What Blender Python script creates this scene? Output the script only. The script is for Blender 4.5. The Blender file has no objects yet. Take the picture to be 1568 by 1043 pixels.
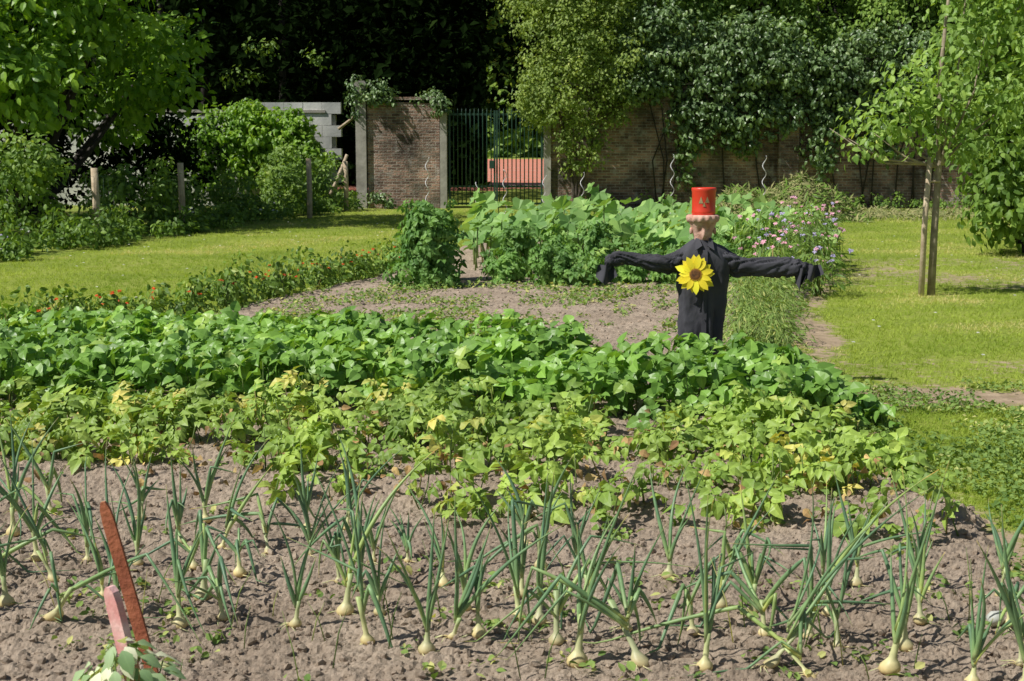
import bpy, math, numpy as np
from mathutils import Vector
rng=np.random.default_rng(11)
R=rng.random
def U(a,b,n=None): return rng.uniform(a,b,n)
# ------------------------------------------------------------ noise
_T=rng.random((64,64,64)).astype(np.float32)
def vn(x,y,z=0.0):
    x,y,z=np.broadcast_arrays(np.asarray(x,float),np.asarray(y,float),np.asarray(z,float))
    xi=np.floor(x).astype(int);yi=np.floor(y).astype(int);zi=np.floor(z).astype(int)
    f=x-xi;g=y-yi;h=z-zi
    f=f*f*(3-2*f);g=g*g*(3-2*g);h=h*h*(3-2*h)
    a=lambda i,j,k:_T[(xi+i)%64,(yi+j)%64,(zi+k)%64]
    c0=(a(0,0,0)*(1-f)+a(1,0,0)*f)*(1-g)+(a(0,1,0)*(1-f)+a(1,1,0)*f)*g
    c1=(a(0,0,1)*(1-f)+a(1,0,1)*f)*(1-g)+(a(0,1,1)*(1-f)+a(1,1,1)*f)*g
    return c0*(1-h)+c1*h
def fbm(x,y,z=0.0,o=4):
    s=0;a=.5;t=0
    for i in range(o):
        s=s+a*vn(x*2**i+i*7.3,y*2**i+i*3.1,np.asarray(z)*2**i+i*1.7);t+=a;a*=.5
    return s/t
def nz(v): return v/np.maximum(np.linalg.norm(v,axis=-1,keepdims=True),1e-9)
def rdir(n): return nz(rng.normal(size=(n,3)))
# ------------------------------------------------------------ mesh accumulator
class Acc:
    def __init__(s): s.V=[];s.F=[];s.r=[];s.uv=[];s.mi=[];s.sm=[];s.n=0
    def add(s,V,F,rnd=.5,uv=None,mi=0,sm=False):
        V=np.asarray(V,float).reshape(-1,3);F=np.asarray(F,int).reshape(-1,3)
        s.V.append(V);s.F.append(F+s.n);s.n+=len(V)
        s.r.append(np.broadcast_to(np.asarray(rnd,float),(len(V),)))
        s.uv.append(np.zeros((len(V),3)) if uv is None else uv)
        s.mi.append(np.full(len(F),mi));s.sm.append(np.full(len(F),sm))
    def scat(s,T,pos,along,nrm,size,rnd=None,mi=0,sm=False):
        TV,TF,TU=T;n=len(pos)
        if n==0:return
        size=np.broadcast_to(size,(n,));z=nz(nrm);y=along-(along*z).sum(1,keepdims=True)*z;y=nz(y+1e-6);x=np.cross(y,z)
        V=pos[:,None]+size[:,None,None]*(TV[None,:,0:1]*x[:,None]+TV[None,:,1:2]*y[:,None]+TV[None,:,2:3]*z[:,None])
        F=(TF[None]+(np.arange(n)*len(TV))[:,None,None])
        if rnd is None: rnd=R(n)
        s.add(V,F,np.repeat(rnd,len(TV)),np.tile(TU,(n,1)),mi,sm)
    def loft(s,rings,mi=0,rnd=.5,sm=True,cap=True,uv=None):
        rings=np.asarray(rings,float);n,m,_=rings.shape
        i=np.arange(n-1)[:,None]*m;j=np.arange(m)[None];k=(j+1)%m
        a=i+j;b=i+k;c=i+m+k;d=i+m+j
        F=np.concatenate([np.stack([a,b,c],-1).reshape(-1,3),np.stack([a,c,d],-1).reshape(-1,3)])
        V=rings.reshape(-1,3)
        if cap:
            V=np.vstack([V,rings[0].mean(0),rings[-1].mean(0)]);q=n*m;jj=np.arange(m);kk=(jj+1)%m
            F=np.vstack([F,np.stack([kk,jj,np.full(m,q)],-1),np.stack([(n-1)*m+jj,(n-1)*m+kk,np.full(m,q+1)],-1)])
        if uv is None:
            t=np.repeat(np.linspace(0,1,n),m)
            uv=np.stack([np.tile(np.linspace(0,1,m),n),t,t*0],-1)
            if cap: uv=np.vstack([uv,[0,0,0],[0,1,0]])
        s.add(V,F,rnd,uv,mi,sm)
    def tube(s,P,rad,m=6,mi=0,rnd=.5,cap=True):
        P=np.asarray(P,float);n=len(P);rad=np.broadcast_to(rad,(n,))
        t=nz(np.gradient(P,axis=0));ref=np.array([0.31,0.95,0.05]) if abs(t[0][2])>.6 else np.array([0.05,.1,1.])
        x=nz(np.cross(t,ref));y=np.cross(t,x);a=np.linspace(0,2*np.pi,m,endpoint=False)
        rings=P[:,None]+rad[:,None,None]*(np.cos(a)[None,:,None]*x[:,None]+np.sin(a)[None,:,None]*y[:,None])
        s.loft(rings,mi,rnd,True,cap)
    def box(s,c,d,mi=0,rnd=.5,rot=None):
        c=np.array(c,float);d=np.array(d,float)/2
        V=np.array([[x,y,z] for x in(-1,1) for y in(-1,1) for z in(-1,1)],float)*d
        if rot is not None: V=V@np.array(rot).T
        F=[[0,1,3],[0,3,2],[4,6,7],[4,7,5],[0,4,5],[0,5,1],[2,3,7],[2,7,6],[0,2,6],[0,6,4],[1,5,7],[1,7,3]]
        s.add(V+c,F,rnd,None,mi,False)
    def build(s,name,mats,parent=None):
        V=np.vstack(s.V);F=np.vstack(s.F);me=bpy.data.meshes.new(name)
        me.vertices.add(len(V));me.vertices.foreach_set('co',V.astype(np.float32).ravel())
        me.loops.add(F.size);me.loops.foreach_set('vertex_index',F.astype(np.int32).ravel())
        me.polygons.add(len(F));me.polygons.foreach_set('loop_start',np.arange(0,F.size,3).astype(np.int32))
        me.polygons.foreach_set('material_index',np.concatenate(s.mi).astype(np.int32))
        me.polygons.foreach_set('use_smooth',np.concatenate(s.sm))
        me.update(calc_edges=True)
        a=me.attributes.new('rnd','FLOAT','POINT');a.data.foreach_set('value',np.concatenate(s.r).astype(np.float32))
        a=me.attributes.new('luv','FLOAT_VECTOR','POINT');a.data.foreach_set('vector',np.vstack(s.uv).astype(np.float32).ravel())
        for m in (mats if isinstance(mats,list) else [mats]): me.materials.append(m)
        ob=bpy.data.objects.new(name,me);bpy.context.scene.collection.objects.link(ob)
        if parent: ob.parent=parent
        return ob
def empty(name):
    e=bpy.data.objects.new(name,None);bpy.context.scene.collection.objects.link(e);return e
# ------------------------------------------------------------ leaf templates
def leaf(st,fold=.2,curl=.15,wav=0):
    V=[];U_=[];F=[];prev=None
    for i,(t,w) in enumerate(st):
        zc=-curl*t*t
        if w==0:
            V.append((0,t,zc));U_.append((0,t,0));cur=(len(V)-1,)*3
        else:
            zz=zc+fold*w+wav*((-1)**i)
            V+=[(-w,t,zz),(0,t,zc),(w,t,zz)];U_+=[(-w,t,0),(0,t,0),(w,t,0)];n=len(V);cur=(n-3,n-2,n-1)
        if prev:
            a,b=prev,cur
            for l,r in((0,1),(1,2)):
                if a[l]==a[r]: F.append((a[l],b[r],b[l]))
                elif b[l]==b[r]: F.append((a[l],a[r],b[l]))
                else: F+= [(a[l],a[r],b[r]),(a[l],b[r],b[l])]
        prev=cur
    return np.array(V,float),np.array(F),np.array(U_,float)
def xf(T,ang=0,off=(0,0,0),sc=1,tilt=0):
    V,F,U_=T;c,s_=math.cos(ang),math.sin(ang);V=V*sc
    if tilt:
        ct,st=math.cos(tilt),math.sin(tilt);V=np.stack([V[:,0],V[:,1]*ct-V[:,2]*st,V[:,1]*st+V[:,2]*ct],-1)
    V=np.stack([V[:,0]*c-V[:,1]*s_,V[:,0]*s_+V[:,1]*c,V[:,2]],-1)+np.array(off)
    return V,F,U_
def merge(L):
    V=[];F=[];U_=[];n=0
    for v,f,u in L: V.append(v);F.append(f+n);U_.append(u);n+=len(v)
    return np.vstack(V),np.vstack(F),np.vstack(U_)
T4=leaf([(0,0),(.45,.33),(1,0)],.3,.15)
TOV=leaf([(0,0),(.25,.25),(.6,.27),(1,0)],.25,.2)
TB1=leaf([(0,0),(.03,.26),(.22,.42),(.5,.38),(.78,.19),(1,0)],.22,.3,.015)
TBEAN=merge([xf(TB1,0,(0,.22,0),.95,.1),xf(TB1,1.75,(-.03,.08,0),.82,-.3),xf(TB1,-1.75,(.03,.08,0),.82,-.3)])
TP1=leaf([(0,0),(.12,.2),(.4,.33),(.7,.22),(1,0)],.3,.4,.035)
TPOT=merge([xf(TP1,0,(0,.5,-.04),.6,-.1)]+[xf(TP1,s_*1.1,(-s_*.03,y,0),q,-.2) for s_ in(-1,1) for y,q in((.42,.48),(.12,.40))])
def blade(w): return np.array([(-w,0,0),(w,0,0),(0,1,0)],float),np.array([(0,1,2)]),np.array([(0.5,0,0)]*3,float)
TGR=merge([xf(blade(.06),a,(ox,oy,0),h,t) for a,ox,oy,h,t in((0,0,0,1,.9),(1.3,.25,.3,.9,.6),(2.5,-.4,.2,1,.5),(3.8,.3,-.4,.9,.8),(5.1,-.3,-.3,1.05,.6),(.6,.5,0,.8,1.1),(2.0,-.6,-.2,.9,.7))])
_a=np.linspace(-2.7,2.7,17);_r=.5+.13*np.cos(_a*4.2)
TSQ=(np.vstack([[0,0,-.08],np.stack([np.sin(_a)*_r,.15+np.cos(_a)*_r,.08*np.abs(np.sin(_a*3))],-1)]),
     np.array([(0,i+2,i+1) for i in range(16)]),np.vstack([[0,0,0],np.stack([np.sin(_a)*.5,np.cos(_a)*.5,0*_a],-1)]))
ph=(1+5**.5)/2
_iv=nz(np.array([(-1,ph,0),(1,ph,0),(-1,-ph,0),(1,-ph,0),(0,-1,ph),(0,1,ph),(0,-1,-ph),(0,1,-ph),(ph,0,-1),(ph,0,1),(-ph,0,-1),(-ph,0,1)],float))
_if=np.array([(0,11,5),(0,5,1),(0,1,7),(0,7,10),(0,10,11),(1,5,9),(5,11,4),(11,10,2),(10,7,6),(7,1,8),(3,9,4),(3,4,2),(3,2,6),(3,6,8),(3,8,9),(4,9,5),(2,4,11),(6,2,10),(8,6,7),(9,8,1)])
def rock(seed):
    q=np.random.default_rng(seed);return _iv*q.uniform(.6,1.2,(12,1))*np.array([1,.85,.7]),_if,_iv*0
# ------------------------------------------------------------ materials
def newmat(name):
    m=bpy.data.materials.new(name);m.use_nodes=True;nt=m.node_tree;nt.nodes.clear()
    o=nt.nodes.new('ShaderNodeOutputMaterial');return m,nt,o
def N(nt,t,**k):
    n=nt.nodes.new(t)
    for a,b in k.items(): setattr(n,a,b)
    return n
def ramp(nt,stops,fac):
    r=N(nt,'ShaderNodeValToRGB');e=r.color_ramp.elements
    while len(e)<len(stops): e.new(.5)
    for i,(p,c) in enumerate(stops): e[i].position=p;e[i].color=(*c,1)
    nt.links.new(fac,r.inputs[0]);return r
def noise(nt,sc,det=3,vec=None,rough=.55):
    n=N(nt,'ShaderNodeTexNoise');n.inputs['Scale'].default_value=sc;n.inputs['Detail'].default_value=det;n.inputs['Roughness'].default_value=rough
    if vec is None:
        g=N(nt,'ShaderNodeNewGeometry');vec=g.outputs['Position']
    nt.links.new(vec,n.inputs['Vector']);return n
def mixc(nt,a,b,f,mode='MIX'):
    m=N(nt,'ShaderNodeMix',data_type='RGBA',blend_type=mode)
    for s_,v in((6,a),(7,b)):
        if isinstance(v,tuple): m.inputs[s_].default_value=(*v,1)
        else: nt.links.new(v,m.inputs[s_])
    if isinstance(f,(int,float)): m.inputs[0].default_value=f
    else: nt.links.new(f,m.inputs[0])
    return m.outputs[2]
def leafmat(name,dark,light,odd,oddp=.05,tr=.3,rough=.45,vein=.35,spec=.4,trg=1.4,k=2.05,cheap=False,ns=2.0):
    m,nt,o=newmat(name);L=nt.links.new
    S=lambda c:tuple(min(.85,x*k) for x in c)
    at=N(nt,'ShaderNodeAttribute',attribute_name='rnd')
    r=ramp(nt,[(0,S(dark)),(max(.5,1-oddp-.12),S(light)),(1-oddp+.02,S(odd))],at.outputs['Fac']);col=r.outputs[0]
    if cheap:
        p=N(nt,'ShaderNodeBsdfDiffuse');L(col,p.inputs[0])
    else:
        nn=noise(nt,ns,1);hr=ramp(nt,[(.3,(.7,.74,.7)),(.7,(1.22,1.17,1.05))],nn.outputs['Fac'])
        col=mixc(nt,col,hr.outputs[0],1.0,'MULTIPLY')
        if vein>0:
            uv=N(nt,'ShaderNodeAttribute',attribute_name='luv');sx=N(nt,'ShaderNodeSeparateXYZ');L(uv.outputs['Vector'],sx.inputs[0])
            ab=N(nt,'ShaderNodeMath',operation='ABSOLUTE');L(sx.outputs[0],ab.inputs[0])
            mr=N(nt,'ShaderNodeMapRange');mr.inputs[1].default_value=0;mr.inputs[2].default_value=.05;mr.inputs[3].default_value=vein;mr.inputs[4].default_value=0;L(ab.outputs[0],mr.inputs[0])
            lc=mixc(nt,col,(1.6,1.5,1.5),1.0,'MULTIPLY');col=mixc(nt,col,lc,mr.outputs[0])
        p=N(nt,'ShaderNodeBsdfPrincipled');L(col,p.inputs['Base Color']);p.inputs['Roughness'].default_value=rough;p.inputs['Specular IOR Level'].default_value=spec
    t=N(nt,'ShaderNodeBsdfTranslucent');tc=mixc(nt,col,(trg*1.05,trg,trg*.35),1.0,'MULTIPLY');L(tc,t.inputs[0])
    ms=N(nt,'ShaderNodeMixShader');ms.inputs[0].default_value=tr;L(p.outputs[0],ms.inputs[1]);L(t.outputs[0],ms.inputs[2]);L(ms.outputs[0],o.inputs[0])
    return m
def solid(name,c1,c2,sc=8,rough=.7,metal=0,bump=.3,bsc=None,dist=.01,vec=None):
    m,nt,o=newmat(name);L=nt.links.new
    tc=N(nt,'ShaderNodeTexCoord');v=tc.outputs['Object']
    n=noise(nt,sc,5,v);r=ramp(nt,[(.3,c1),(.7,c2)],n.outputs['Fac'])
    p=N(nt,'ShaderNodeBsdfPrincipled');L(r.outputs[0],p.inputs['Base Color']);p.inputs['Roughness'].default_value=rough;p.inputs['Metallic'].default_value=metal
    b=N(nt,'ShaderNodeBump');b.inputs['Strength'].default_value=bump;b.inputs['Distance'].default_value=dist
    n2=noise(nt,bsc or sc*4,5,v);L(n2.outputs['Fac'],b.inputs['Height']);L(b.outputs[0],p.inputs['Normal']);L(p.outputs[0],o.inputs[0])
    return m
M_bean=leafmat('bean_leaf',(.06,.125,.026),(.13,.235,.045),(.22,.29,.07),.06,.25,.42,.35,.45)
M_pot=leafmat('potato_leaf',(.09,.15,.028),(.18,.255,.055),(.34,.31,.09),.07,.25,.5,.3)
M_dry=leafmat('dry_leaf',(.12,.07,.035),(.22,.15,.07),(.3,.22,.1),.1,.15,.8,.2)
M_stem=leafmat('plant_stem',(.10,.17,.05),(.18,.24,.08),(.25,.2,.08),.05,.1,.6,0,.3,1.2,1.3)
M_grass=leafmat('grass_blade',(.12,.18,.025),(.23,.28,.055),(.36,.33,.15),.09,.35,.55,0,.3,1.2,1.95,True)
M_weed=leafmat('weed_leaf',(.07,.12,.035),(.15,.21,.06),(.3,.3,.12),.06,.3,.6,0,.3,1.3,2.0,True)
M_forest=leafmat('forest_leaf',(.003,.007,.002),(.012,.025,.006),(.04,.07,.015),.04,.1,.5,.0,.2,1.2,.9,True)  # near-black leaf: the deep shade of woodland and shrubs put into the colour
M_walnut=leafmat('walnut_leaf',(.045,.105,.012),(.13,.22,.025),(.2,.28,.045),.08,.35,.4,.3)
M_bush=leafmat('bush_leaf',(.045,.09,.018),(.11,.175,.032),(.2,.25,.07),.06,.3,.5,0,.3)
M_ivy=leafmat('ivy_leaf',(.028,.055,.02),(.078,.125,.045),(.16,.21,.1),.1,.15,.38,.2,.5)
M_shrub=leafmat('shrub_leaf',(.06,.1,.018),(.155,.205,.05),(.27,.3,.09),.08,.3,.5,0,.3)
M_apple=leafmat('apple_leaf',(.07,.135,.025),(.16,.235,.055),(.28,.33,.1),.08,.35,.45,.2)
M_squash=leafmat('squash_leaf',(.08,.16,.045),(.15,.245,.08),(.2,.3,.1),.08,.3,.55,.3)
M_tom=leafmat('tomato_leaf',(.05,.115,.028),(.11,.2,.05),(.18,.26,.07),.06,.3,.5,0,.3)
M_var=leafmat('variegated_leaf',(.1,.18,.08),(.25,.34,.2),(.5,.52,.42),.35,.25,.6,.2,.4,1.2,1.6)
def flat(name,c,rough=.5,tr=.2):
    return leafmat(name,tuple(x*.8 for x in c),c,tuple(min(1,x*1.15) for x in c),.1,tr,rough,0,.3,1.1,1.0)
M_pink=flat('pink_petal',(.82,.42,.6));M_lil=flat('lilac_petal',(.5,.44,.78));M_or=flat('orange_petal',(.75,.11,.015));M_wh=flat('white_petal',(.8,.8,.8));M_yel=flat('yellow_petal',(.95,.76,.05))
M_bark=solid('bark',(.04,.03,.025),(.10,.08,.06),12,.9,0,.8,40)
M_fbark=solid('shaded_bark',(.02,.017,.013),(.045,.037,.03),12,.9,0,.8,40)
M_bark2=solid('young_bark',(.2,.16,.11),(.38,.32,.23),12,.85,0,.6,40)
M_wood=solid('weathered_wood',(.38,.29,.19),(.6,.49,.35),10,.85,0,.6,40)
M_straw=leafmat('hay_and_clippings',(.09,.12,.04),(.27,.25,.12),(.12,.2,.04),.4,.1,.8,0,.2,1.1,1.5,True)
M_steel=solid('galvanised_steel',(.5,.5,.5),(.65,.65,.64),20,.6,.3,.05)
M_gate=solid('gate_green_paint',(.01,.04,.028),(.025,.075,.05),8,.5,0,.1)
M_stone=solid('stone',(.27,.25,.22),(.47,.44,.39),4,.85,0,.5,20)
M_white=solid('whitewash',(.38,.39,.38),(.8,.79,.75),1.1,.85,0,.5,15)
M_cloth=solid('charcoal_cloth',(.033,.033,.042),(.065,.065,.078),5,.85,0,1,16,0,.035)
M_red=solid('red_paint',(.62,.035,.015),(.72,.06,.03),6,.35,0,.05)
M_terr=solid('terracotta',(.5,.25,.18),(.74,.49,.4),20,.8,0,.6,50)
M_pinkp=solid('faded_red_paint',(.62,.2,.2),(.85,.55,.53),14,.6,0,.3)
M_rust=solid('rust',(.2,.045,.02),(.48,.16,.08),16,.8,0,.5)
M_seed=solid('sunflower_seeds',(.035,.015,.008),(.22,.09,.02),60,.9,0,1,120,0,.01)
def soilmat(name,light,dark):
    m,nt,o=newmat(name);L=nt.links.new
    n=noise(nt,1.6,5);r=ramp(nt,[(.32,dark),(.62,light)],n.outputs['Fac'])
    n2=noise(nt,38,5,None,.7);r2=ramp(nt,[(.3,(.68,.66,.64)),(.68,(1.15,1.15,1.15))],n2.outputs['Fac'])
    c=mixc(nt,r.outputs[0],r2.outputs[0],1.,'MULTIPLY')
    p=N(nt,'ShaderNodeBsdfPrincipled');L(c,p.inputs['Base Color']);p.inputs['Roughness'].default_value=.95;p.inputs['Specular IOR Level'].default_value=.1
    b=N(nt,'ShaderNodeBump');b.inputs['Strength'].default_value=.9;b.inputs['Distance'].default_value=.011
    n3=noise(nt,110,6,None,.75);L(n3.outputs['Fac'],b.inputs['Height']);L(b.outputs[0],p.inputs['Normal']);L(p.outputs[0],o.inputs[0]);return m
M_soil=soilmat('dry_soil',(.46,.375,.29),(.34,.27,.205))
def groundmat():
    m,nt,o=newmat('lawn_ground');L=nt.links.new
    n=noise(nt,.7,5);r=ramp(nt,[(.3,(.19,.25,.045)),(.55,(.29,.34,.065)),(.75,(.37,.38,.11))],n.outputs['Fac'])
    n2=noise(nt,25,5,None,.7);r2=ramp(nt,[(.3,(.6,.65,.6)),(.7,(1.2,1.2,1.2))],n2.outputs['Fac'])
    g=mixc(nt,r.outputs[0],r2.outputs[0],1.,'MULTIPLY')
    n3=noise(nt,9,6,None,.65);d=ramp(nt,[(.35,(.28,.21,.14)),(.65,(.45,.35,.24))],n3.outputs['Fac'])
    at=N(nt,'ShaderNodeAttribute',attribute_name='rnd')
    md=N(nt,'ShaderNodeMath',operation='ADD');L(at.outputs['Fac'],md.inputs[0])
    sb=N(nt,'ShaderNodeMath',operation='SUBTRACT');L(n3.outputs['Fac'],sb.inputs[0]);sb.inputs[1].default_value=.5
    ml=N(nt,'ShaderNodeMath',operation='MULTIPLY');L(sb.outputs[0],ml.inputs[0]);ml.inputs[1].default_value=1.6;L(ml.outputs[0],md.inputs[1])
    f=ramp(nt,[(.36,(0,0,0)),(.6,(1,1,1))],md.outputs[0])
    c=mixc(nt,g,d.outputs[0],f.outputs[0])
    p=N(nt,'ShaderNodeBsdfPrincipled');L(c,p.inputs['Base Color']);p.inputs['Roughness'].default_value=.9;p.inputs['Specular IOR Level'].default_value=.1
    b=N(nt,'ShaderNodeBump');b.inputs['Strength'].default_value=.6;b.inputs['Distance'].default_value=.02;L(n2.outputs['Fac'],b.inputs['Height']);L(b.outputs[0],p.inputs['Normal']);L(p.outputs[0],o.inputs[0]);return m
M_ground=groundmat()
def brickmat():
    m,nt,o=newmat('old_brick');L=nt.links.new
    g=N(nt,'ShaderNodeNewGeometry');s_=N(nt,'ShaderNodeSeparateXYZ');L(g.outputs['Position'],s_.inputs[0])
    ad=N(nt,'ShaderNodeMath',operation='ADD');L(s_.outputs[0],ad.inputs[0]);L(s_.outputs[1],ad.inputs[1])
    cb=N(nt,'ShaderNodeCombineXYZ');L(ad.outputs[0],cb.inputs[0]);L(s_.outputs[2],cb.inputs[1])
    nw=noise(nt,1.5,2);va=N(nt,'ShaderNodeVectorMath',operation='MULTIPLY_ADD');L(nw.outputs['Color'],va.inputs[0]);va.inputs[1].default_value=(.03,.03,0);L(cb.outputs[0],va.inputs[2])
    b=N(nt,'ShaderNodeTexBrick');L(va.outputs[0],b.inputs['Vector'])
    b.inputs['Color1'].default_value=(.17,.11,.088,1);b.inputs['Color2'].default_value=(.42,.27,.21,1);b.inputs['Mortar'].default_value=(.42,.38,.33,1)
    b.inputs['Scale'].default_value=1;b.inputs['Mortar Size'].default_value=.009;b.inputs['Brick Width'].default_value=.22;b.inputs['Row Height'].default_value=.07;b.inputs['Bias'].default_value=-.1;b.inputs['Mortar Smooth'].default_value=.3
    n=noise(nt,1.3,6,None,.65);r=ramp(nt,[(.36,(.3,.3,.29)),(.5,(.85,.83,.8)),(.68,(1.5,1.42,1.35))],n.outputs['Fac'])
    c=mixc(nt,b.outputs['Color'],r.outputs[0],1.,'MULTIPLY')
    n4=noise(nt,3,6,None,.65);f=ramp(nt,[(.54,(0,0,0)),(.68,(.75,.75,.75))],n4.outputs['Fac']);c=mixc(nt,c,(.46,.44,.4),f.outputs[0])
    n6=noise(nt,.9,5,None,.6);f6=ramp(nt,[(.54,(0,0,0)),(.66,(.7,.7,.7))],n6.outputs['Fac']);c=mixc(nt,c,(.07,.075,.05),f6.outputs[0])
    p=N(nt,'ShaderNodeBsdfPrincipled');L(c,p.inputs['Base Color']);p.inputs['Roughness'].default_value=.95
    bp=N(nt,'ShaderNodeBump');bp.inputs['Strength'].default_value=.9;bp.inputs['Distance'].default_value=.03
    mm=N(nt,'ShaderNodeMath',operation='SUBTRACT');n5=noise(nt,20,4);L(n5.outputs['Fac'],mm.inputs[0]);L(b.outputs['Fac'],mm.inputs[1]);L(mm.outputs[0],bp.inputs['Height']);L(bp.outputs[0],p.inputs['Normal']);L(p.outputs[0],o.inputs[0]);return m
M_brick=brickmat()
def onionmat(name,stops,rough=.4,spec=.4):
    m,nt,o=newmat(name);L=nt.links.new
    uv=N(nt,'ShaderNodeAttribute',attribute_name='luv');sx=N(nt,'ShaderNodeSeparateXYZ');L(uv.outputs['Vector'],sx.inputs[0])
    r=ramp(nt,stops,sx.outputs[1])
    at=N(nt,'ShaderNodeAttribute',attribute_name='rnd');r2=ramp(nt,[(0,(.75,.8,.85)),(.8,(1.15,1.12,1.0)),(1,(2.0,1.55,1.0))],at.outputs['Fac'])
    c=mixc(nt,r.outputs[0],r2.outputs[0],1.,'MULTIPLY')
    n=noise(nt,25,3);r3=ramp(nt,[(.3,(.8,.8,.8)),(.7,(1.15,1.15,1.15))],n.outputs['Fac']);c=mixc(nt,c,r3.outputs[0],1.,'MULTIPLY')
    p=N(nt,'ShaderNodeBsdfPrincipled');L(c,p.inputs['Base Color']);p.inputs['Roughness'].default_value=rough;p.inputs['Specular IOR Level'].default_value=spec
    t=N(nt,'ShaderNodeBsdfTranslucent');L(c,t.inputs[0]);ms=N(nt,'ShaderNodeMixShader');ms.inputs[0].default_value=.25;L(p.outputs[0],ms.inputs[1]);L(t.outputs[0],ms.inputs[2]);L(ms.outputs[0],o.inputs[0]);return m
M_oleaf=onionmat('onion_leaf',[(0,(.55,.66,.3)),(.15,(.29,.46,.2)),(.5,(.18,.33,.185)),(.88,(.22,.36,.16)),(1,(.6,.5,.2))])
M_obulb=onionmat('onion_bulb',[(0,(.6,.48,.28)),(.35,(.75,.62,.33)),(.65,(.72,.7,.42)),(1,(.48,.6,.28))],.45)

# ------------------------------------------------------------ ground and bed
POLY=np.array([(-7,1.),(2.4,1.),(2.05,4.4),(1.95,5.0),(1.9,6.3),(1.75,6.9),(2.1,9),(2.05,10.3),(2.45,12.3),(3.25,15),(4.3,19),(5.0,23),(-.6,23.5),(-1.3,19),(-1.9,16.5),(-2.9,13.2),(-3.9,10.8),(-5.6,7)],float)
def sdist(x,y,P=POLY):
    d=np.full(x.shape,1e9);ins=np.zeros(x.shape,bool);n=len(P)
    for i in range(n):
        a=P[i];b=P[(i+1)%n];e=b-a;wx=x-a[0];wy=y-a[1]
        t=np.clip((wx*e[0]+wy*e[1])/(e@e),0,1);d=np.minimum(d,np.hypot(wx-e[0]*t,wy-e[1]*t))
        c=((a[1]>y)!=(b[1]>y))&(x<(b[0]-a[0])*(y-a[1])/(b[1]-a[1]+1e-12)+a[0]);ins^=c
    return np.where(ins,d,-d)
def inside(x,y): return sdist(x,y)+(fbm(x*3,y*3,5.)-.5)*.35
def dirt(x,y):
    s=sdist(x,y)
    a=np.exp(-((y-8.9+.05*(x-2))/.42)**2)*np.clip((x-1.8)*3,0,1)*.85*(x<8)
    b=np.exp(-(((x-2.5-.14*(y-12))/.3)**2))*np.exp(-((y-11.9)/1.8)**2)*.95
    c=.6*np.exp(-((-s)/.2)**2)*(x>0)*(s<.1)
    e=.6*np.exp(-((y-33.5)/1.6)**2)*np.clip((x-7)/2,0,1)
    g=.42*(x>2)*(fbm(x*.6,y*.6,12.)>.5)*(y<20)
    return np.clip(np.maximum.reduce([a,b,c,e,g]),0,1)*(.3+1.4*fbm(x*2.2,y*2.2,2.))
def gheight(x,y): return .03*(fbm(x*.35,y*.35,9.)-.5)*np.clip((y-3)/4,0,1)*(y<80)
xs=np.unique(np.concatenate([np.linspace(-400,-12,14),np.arange(-12,12.01,.1),np.linspace(12,400,14)]))
ys=np.unique(np.concatenate([np.linspace(-60,1,8),np.arange(1,38,.1),np.linspace(38,120,30),np.linspace(120,900,12)]))
def grid(acc,X,Y,Z,rnd,mi=0,sm=True):
    n,m=X.shape;i=np.arange(n-1)[:,None]*m;j=np.arange(m-1)[None];a=i+j;b=a+1;c=a+m+1;d=a+m
    F=np.concatenate([np.stack([a,b,c],-1).reshape(-1,3),np.stack([a,c,d],-1).reshape(-1,3)])
    acc.add(np.stack([X,Y,Z],-1),F,rnd.ravel(),None,mi,sm)
X,Y=np.meshgrid(xs,ys);A=Acc();grid(A,X,Y,gheight(X,Y),dirt(X,Y));A.build('ground',M_ground)
def soilh(x,y):
    b=y+.19*x
    h=.035+.03*(fbm(x*1.2,y*1.2,1.)-.5)
    h=h+.032*(fbm(x*7,y*7,2.,4)-.5)+.04*np.maximum(0,fbm(x*20,y*20,3.,2)-.5)
    h=h+.05*np.exp(-((b-6.15)/.22)**2)*(y<8)+.03*np.exp(-((b-6.75)/.2)**2)
    return h
yy=2.6*np.exp(np.linspace(0,math.log(24/2.6),800));tt=np.linspace(-1,1,560)
X=np.broadcast_to(tt[None],(len(yy),len(tt)))*(yy[:,None]*.40+.7);Y=np.broadcast_to(yy[:,None],X.shape)
rid=1-np.abs(fbm(X*30,Y*30,4.,3)-.5)*4
ins=inside(X,Y);k=np.clip(ins/.15,0,1);hi=(.014*np.maximum(0,vn(X*60,Y*60,4.)-.45)+.012*(fbm(X*95,Y*95,6.,2)-.5)-.006*np.clip(rid,0,1)**2)*np.clip((11-Y)/3,.2,1)
Z=soilh(X,Y)*k+hi*k-.08*(1-k)
A=Acc();grid(A,X,Y,Z,0*X,0,False);A.build('soil_bed',M_soil)
def sz(x,y): 
    k=np.clip(inside(x,y)/.15,0,1);return np.maximum(soilh(x,y)*k-.08*(1-k),gheight(x,y))
A=Acc()
for q in range(6):
    n=5500;y=3.2*np.exp(R(n)*1.6);x=U(-1,1,n)*(.4*y+.4);kk=inside(x,y)>.05;x=x[kk];y=y[kk];n=len(x)
    s_=.003+.020*R(n)**5;A.scat(rock(q),np.stack([x,y,sz(x,y)+s_*.15],-1),rdir(n),rdir(n),s_,R(n),0,False)
A.build('soil_clods',M_soil)
A=Acc();A.scat(rock(9),np.array([[1.56,4.42,.06]]),np.array([[1.,0,0]]),np.array([[0,0,1.]]),np.array([.04]),np.array([.5]),0,True);o=A.build('white_stone',M_wh)
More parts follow.
